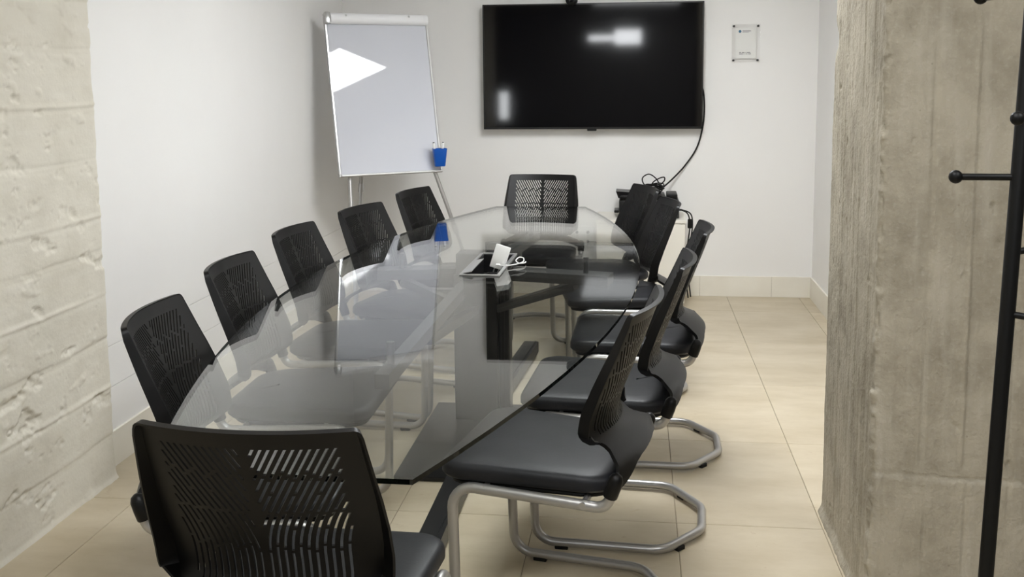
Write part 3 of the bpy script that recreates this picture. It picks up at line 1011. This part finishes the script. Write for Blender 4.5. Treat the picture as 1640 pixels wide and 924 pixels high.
# ------------------------------------------------------------------ flipchart easel
def flipchart():
    bx, by, bz, yaw, tilt, W, H = -1.172, 6.05, 0.857, 0.60, 0.22, 0.655, 0.978
    t = tag(empty('flipchart_easel', (bx - W / 2 * math.cos(yaw), by - W / 2 * math.sin(yaw), 0), yaw), 'white flipchart board on a silver tripod in the corner left of the television', 'flipchart')
    # local: x along the board, -y faces the room, board bottom centre at (0,0,bz)
    B = Matrix.Translation((0, 0, bz)) @ Matrix.Rotation(-tilt, 4, 'X')
    def put(mb, name, m, parent=t, smooth=False, X=B):
        mb.v = [tuple(X @ Vector(v)) for v in mb.v]
        return mb.build(name, m, parent, smooth)
    a = W / 2
    bo = put(MB().box(-a + .006, a - .006, -0.002, 0.012, 0.006, H - 0.006), 'board', m_board)
    fr = MB()
    for (x0, x1, z0, z1) in ((-a, a, 0, .014), (-a, a, H - .014, H), (-a, -a + .014, 0.014, H - 0.014), (a - .014, a, 0.014, H - 0.014)):
        fr.bbox(x0, x1, -0.008, 0.016, z0, z1, 0.003, 1)
    put(fr, 'board_frame', m_alu, smooth=35)
    tr = MB().bbox(-a + 0.01, a - 0.06, -0.030, -0.008, 0.000, 0.012, 0.002, 1)
    put(tr, 'pen_tray', m_alu)
    # paper clamp along the top
    pr = []
    for k in range(9):
        an = PI * k / 8
        pr.append((-0.008 - 0.026 * math.sin(an), H - 0.032 + 0.034 * math.cos(an) * -1))
    cl = MB()
    xs = (-a + 0.035, a - 0.004)
    vs_ = [(x, y, z) for x in xs for (y, z) in pr]
    n = len(pr)
    cl.add(vs_, [(i, i + 1, n + i + 1, n + i) for i in range(n - 1)] + [(n - 1, 0, n, 2 * n - 1), tuple(reversed(range(n))), tuple(range(n, 2 * n))])
    put(cl, 'paper_clamp', m_paperw, smooth=60)
    put(MB().bbox(-a - 0.002, -a + 0.035, -0.034, -0.006, H - 0.068, H + 0.004, 0.008, 2), 'clamp_hinge', m_alu, smooth=35)
    for x in (-0.2, 0.2):
        put(MB().tube([(x, -0.012, H - 0.02), (x, -0.034, H - 0.018)], 0.007, 10), 'paper_hook', m_alu, smooth=True)
    # legs
    I = Matrix.Identity(4)
    def leg(p, q):
        p = Vector(p); q = Vector(q); mid = p.lerp(q, 0.45)
        lg = MB().tube([p, mid], 0.0125, 10)
        L = put(lg, 'leg', m_silver, smooth=True, X=I)
        put(MB().tube([mid, q], 0.010, 10), 'lower_tube', m_alu, L, True, I)
        put(MB().tube([mid + (p - mid).normalized() * 0.03, mid - (p - mid).normalized() * 0.02], 0.017, 10), 'clamp_collar', m_alu, L, True, I)
        put(MB().lathe([(0.016, 0), (0.016, 0.02), (0.012, 0.03)], (q.x, q.y, 0.0), 12), 'rubber_foot', m_rubber, L, True, I)
    top = B @ Vector((0, 0.03, H * 0.9))
    leg(B @ Vector((-a + 0.075, 0.028, 0.05)), (-a - 0.06 + 0.06, -0.24, 0.018))
    leg(B @ Vector((a - 0.05, 0.028, 0.05)), (a + 0.19, -0.16, 0.018))
    leg(B @ Vector((-0.10, 0.045, H * 0.55)), (-0.16, 0.26, 0.018))
    bk = MB().bar(B @ Vector((-a + 0.06, 0.026, 0.05)), B @ Vector((a - 0.06, 0.026, 0.05)), 0.02, 0.02)
    put(bk, 'cross_rail', m_alu, X=I)
    # blue pen cup hooked on the lower right corner, with two markers
    TM = Matrix.Translation(t.location) @ Matrix.Rotation(yaw, 4, 'Z') @ B
    def up_thing(name, local):
        o = empty(name)
        p = TM @ Vector(local)
        o.location = p; o.rotation_euler = (0, 0, yaw - 0.25)
        return o
    cup = tag(up_thing('pen_cup', (a - 0.035, -0.050, 0.030)), 'blue plastic pen cup on the lower right corner of the flipchart', 'pen cup')
    m = MB()
    def ring(w0, d0, z, r=0.010):
        o = []
        for (sx, sy, a0) in ((1, 1, 0), (-1, 1, 90), (-1, -1, 180), (1, -1, 270)):
            for k in range(4):
                an = math.radians(a0 + 30 * k)
                o.append((sx * (w0 - r) + r * math.cos(an), sy * (d0 - r) + r * math.sin(an), z))
        return o
    rings = [ring(.030, .022, 0), ring(.032, .024, .004), ring(.043, .031, .108), ring(.040, .028, .108), ring(.030, .021, .008)]
    n = len(rings[0])
    for r in rings: m.v += r
    for i in range(len(rings) - 1):
        for k in range(n):
            m.f.append((i * n + k, i * n + (k + 1) % n, (i + 1) * n + (k + 1) % n, (i + 1) * n + k)); m.m.append(0)
    m.f.append(tuple(reversed(range(n)))); m.m.append(0)
    m.f.append(tuple((len(rings) - 1) * n + k for k in range(n))); m.m.append(0)
    m.build('cup_body', m_blue, cup, 40)
    MB().bbox(-0.02, 0.02, 0.0215, 0.028, 0.030, 0.070, 0.002, 1).build('magnet', m_rubber, cup)
    for (dx, dy, lean, cap, lb) in ((-0.020, 0.0, -0.12, m_rubber, 'white marker pen leaning to the left in the blue cup'), (0.014, 0.004, 0.06, m_ink, 'white marker pen standing on the right in the blue cup')):
        mk = tag(empty('marker_pen', cup.location + Matrix.Rotation(cup.rotation_euler.z, 3, 'Z') @ Vector((dx, dy, 0.0095)), cup.rotation_euler.z), lb, 'marker', 'markers in the blue pen cup')
        mk.rotation_euler = (0, lean, cup.rotation_euler.z)
        MB().lathe([(0.006, 0.004), (0.0075, 0.008), (0.0075, 0.10), (0.0065, 0.104)], (0, 0, 0), 12).build('barrel', m_white, mk, 40)
        MB().lathe([(0.0078, 0.10), (0.0078, 0.128), (0.0065, 0.132)], (0, 0, 0), 12).build('cap', m_white, mk, 40)
        MB().lathe([(0.0055, 0.132), (0.0055, 0.137)], (0, 0, 0), 12).build('cap_end', cap, mk, 40)
flipchart()

# ------------------------------------------------------------------ cabinet, printer, cables
def cabinet():
    x0, x1, y0, y1, zt = -0.238, 0.305, 6.17, YB - 0.012, 0.552
    t = tag(empty('storage_cabinet', ((x0 + x1) / 2, (y0 + y1) / 2, 0)), 'low white cabinet against the back wall under the black printer', 'cabinet')
    a, b = (x1 - x0) / 2, (y1 - y0) / 2
    MB().bbox(-a, a, -b + 0.018, b, 0.03, zt - 0.02, 0.002, 1).build('body', m_cab, t)
    MB().bbox(-a - 0.004, a + 0.004, -b - 0.004, b, zt - 0.02, zt, 0.002, 1).build('top_board', m_cab, t)
    MB().box(-a + 0.02, a - 0.02, -b + 0.04, b - 0.02, 0.0, 0.03).build('plinth', m_rubber, t)
    for s in (-1, 1):
        d = MB().bbox(min(0.0015 * s, s * (a - 0.003)), max(0.0015 * s, s * (a - 0.003)), -b, -b + 0.017, 0.034, zt - 0.024, 0.0015, 1).build('door', m_cab, t)
        MB().tube(fillet([(s * 0.03, -b + 0.001, 0.36), (s * 0.03, -b - 0.022, 0.36), (s * 0.03, -b - 0.022, 0.46), (s * 0.03, -b + 0.001, 0.46)], 0.008, 4), 0.004, 8).build('handle', m_alu, d, True)
    # printer
    px, py = 0.085, 6.36
    p = tag(empty('printer', (px, py, zt)), 'small black printer with cables heaped on it on the white cabinet', 'printer')
    MB().bbox(-0.185, 0.185, -0.13, 0.13, 0.004, 0.115, 0.008, 2).build('body', m_blackmetal, p, 35)
    MB().bbox(-0.18, 0.10, -0.125, 0.125, 0.1155, 0.140, 0.006, 2).build('lid', m_plastic, p, 35)
    pt = MB()
    pt.add([(-0.19, -0.05, 0.118), (-0.09, -0.05, 0.118), (-0.09, 0.09, 0.118), (-0.19, 0.09, 0.118), (-0.205, -0.06, 0.162), (-0.09, -0.06, 0.155), (-0.09, 0.10, 0.155), (-0.205, 0.10, 0.162)],
           [(0, 3, 2, 1), (4, 5, 6, 7), (0, 1, 5, 4), (1, 2, 6, 5), (2, 3, 7, 6), (3, 0, 4, 7)])
    pt.build('paper_feed', m_blackmetal, p)
    MB().bbox(-0.215, -0.186, -0.09, 0.05, 0.030, 0.046, 0.003, 1).build('output_tray', m_blackmetal, p)
    MB().bbox(-0.13, 0.12, -0.1315, -0.128, 0.03, 0.075, 0.001, 1).build('output_slot', m_rubber, p)
    MB().bbox(0.11, 0.175, -0.10, 0.10, 0.1155, 0.150, 0.006, 2).build('control_block', m_plastic, p, 35)
    for k in range(4):
        MB().bbox(-0.17 if k % 2 else 0.14, -0.14 if k % 2 else 0.17, -0.11 if k < 2 else 0.08, -0.08 if k < 2 else 0.11, 0, 0.0045, 0.001, 1).build('foot', m_rubber, p)
    # cable from the television down to the printer
    zt_ = zt
    ca = tag(empty('television_cable', (0.42, YB - 0.02, 1.36)), 'black cable curving down the wall from the television to the printer', 'cable')
    o = Vector(ca.location)
    W_ = [(0.395, YB - 0.017, 1.372), (0.424, YB - 0.017, 1.335), (0.434, YB - 0.014, 1.22), (0.425, YB - 0.012, 1.10), (0.390, YB - 0.012, 0.97), (0.32, YB - 0.016, 0.86), (0.24, YB - 0.05, 0.775), (0.16, YB - 0.13, 0.712)]
    MB().tube([p_ - o for p_ in spline(W_, 10)], 0.0052, 8).build('cord', m_rubber, ca, True)
    MB().bbox(-0.045, -0.022, -0.008, 0.012, 0.006, 0.022, 0.003, 1).build('plug', m_rubber, ca)
    co = tag(empty('cable_coil', (0.13, 6.36, zt + 0.1455)), 'tangle of black cables heaped on top of the printer', 'cable')
    m = MB()
    rnd = random.Random(7)
    for k in range(7):
        r = 0.035 + 0.006 * k % 0.02
        pts = []
        a0 = rnd.random() * 6
        for i in range(16):
            an = a0 + i * 2 * PI / 13
            pts.append(((r + 0.012 * rnd.random()) * math.cos(an) - 0.01, (r + 0.01) * math.sin(an) * 0.8, 0.006 + 0.008 * k + 0.006 * math.sin(an * 2 + k)))
        m.tube(spline(pts, 4), 0.0038, 6)
    m.build('coil', m_rubber, co, True)
    m = MB()
    m.tube(spline([(-0.02, 0.0, 0.012), (-0.075, 0.0, 0.055), (-0.085, 0.01, 0.095), (-0.045, 0.015, 0.118), (0.0, 0.01, 0.09), (0.03, 0.0, 0.035)], 8), 0.004, 8)
    m.tube(spline([(-0.04, 0.02, 0.02), (-0.02, 0.02, 0.065), (0.02, 0.02, 0.092), (0.05, 0.02, 0.098), (0.05, 0.02, 0.075), (0.015, 0.02, 0.04), (-0.01, 0.02, 0.012)], 8), 0.004, 8)
    m.build('loose_loop', m_rubber, co, True)
    # power leads hanging off the right side of the cabinet
    pl = tag(empty('power_lead', (0.30, 6.42, zt)), 'black power leads hanging down the right side of the white cabinet', 'cable')
    m = MB()
    for (dx, dy) in ((0, 0), (0.018, 0.03)):
        m.tube(spline([(-0.04, dy, 0.03), (0.0, dy, 0.028), (0.035 + dx, dy, 0.0), (0.045 + dx, dy, -0.08), (0.03 + dx, dy, -0.22), (0.026 + dx, dy, -0.40), (0.04 + dx, dy, -0.535)], 8), 0.0042, 8)
    m.build('lead', m_rubber, pl, True)
    MB().bbox(0.032, 0.058, -0.012, 0.012, -0.085, -0.025, 0.004, 1).build('adapter', m_rubber, pl)
    # wall sockets
    ws = tag(empty('wall_socket', (-0.343, YB, 0.385)), 'white wall plate of four round sockets left of the white cabinet', 'socket')
    MB().bbox(-0.078, 0.078, -0.010, -0.0005, -0.070, 0.070, 0.003, 1).build('plate', m_white, ws)
    for sx in (-1, 1):
        for sz in (-1, 1):
            s = MB().lathe([(0.022, 0), (0.022, 0.003), (0.0185, 0.003), (0.0175, -0.004)], (sx * 0.036, -0.0105, sz * 0.030), 20, (0, -1, 0)).build('socket', m_white, ws, 40)
            MB().lathe([(0.010, 0), (0.010, 0.004)], (sx * 0.036, -0.0105, sz * 0.030), 12, (0, -1, 0)).build('socket_core', m_steel, s, 40)
cabinet()

# ------------------------------------------------------------------ coat stand
def coat_stand():
    x, y = 0.597, 1.75
    t = tag(empty('coat_stand', (x, y, 0)), 'black metal coat stand with ball tipped pegs in front of the concrete pillar', 'coat stand')
    MB().lathe([(0.15, 0), (0.15, 0.012), (0.13, 0.020), (0.03, 0.026), (0.022, 0.05)], (0, 0, 0), 36).build('base', m_rubber, t, 40)
    lean = Vector((0.026, 0, 1)).normalized()
    MB().lathe([(0.0125, 0.03), (0.0125, 1.79), (0.009, 1.80)], (0, 0, 0), 20, lean).build('pole', m_rubber, t, 40)
    def peg(z, ang, ln, rise=0.0):
        d = Vector((math.cos(ang), math.sin(ang), rise)).normalized()
        p = lean * z
        pg = MB().tube([p + d * 0.010, p + d * ln], 0.0058, 10).build('peg', m_rubber, t, True)
        MB().sphere(p + d * (ln + 0.006), 0.0115, 16).build('ball_tip', m_rubber, pg, True)
    peg(1.251, PI - 0.05, 0.092)
    peg(1.351, -PI / 2 - 0.45, 0.07)
    peg(1.125, 0.25, 0.09, 0.1)
    peg(1.020, -0.55, 0.09, -0.05)
    peg(1.55, 2.2, 0.09); peg(1.62, 0.6, 0.09); peg(1.68, -1.3, 0.09)
    MB().sphere(lean * 1.808, 0.016, 16).build('finial', m_rubber, t, True)
coat_stand()
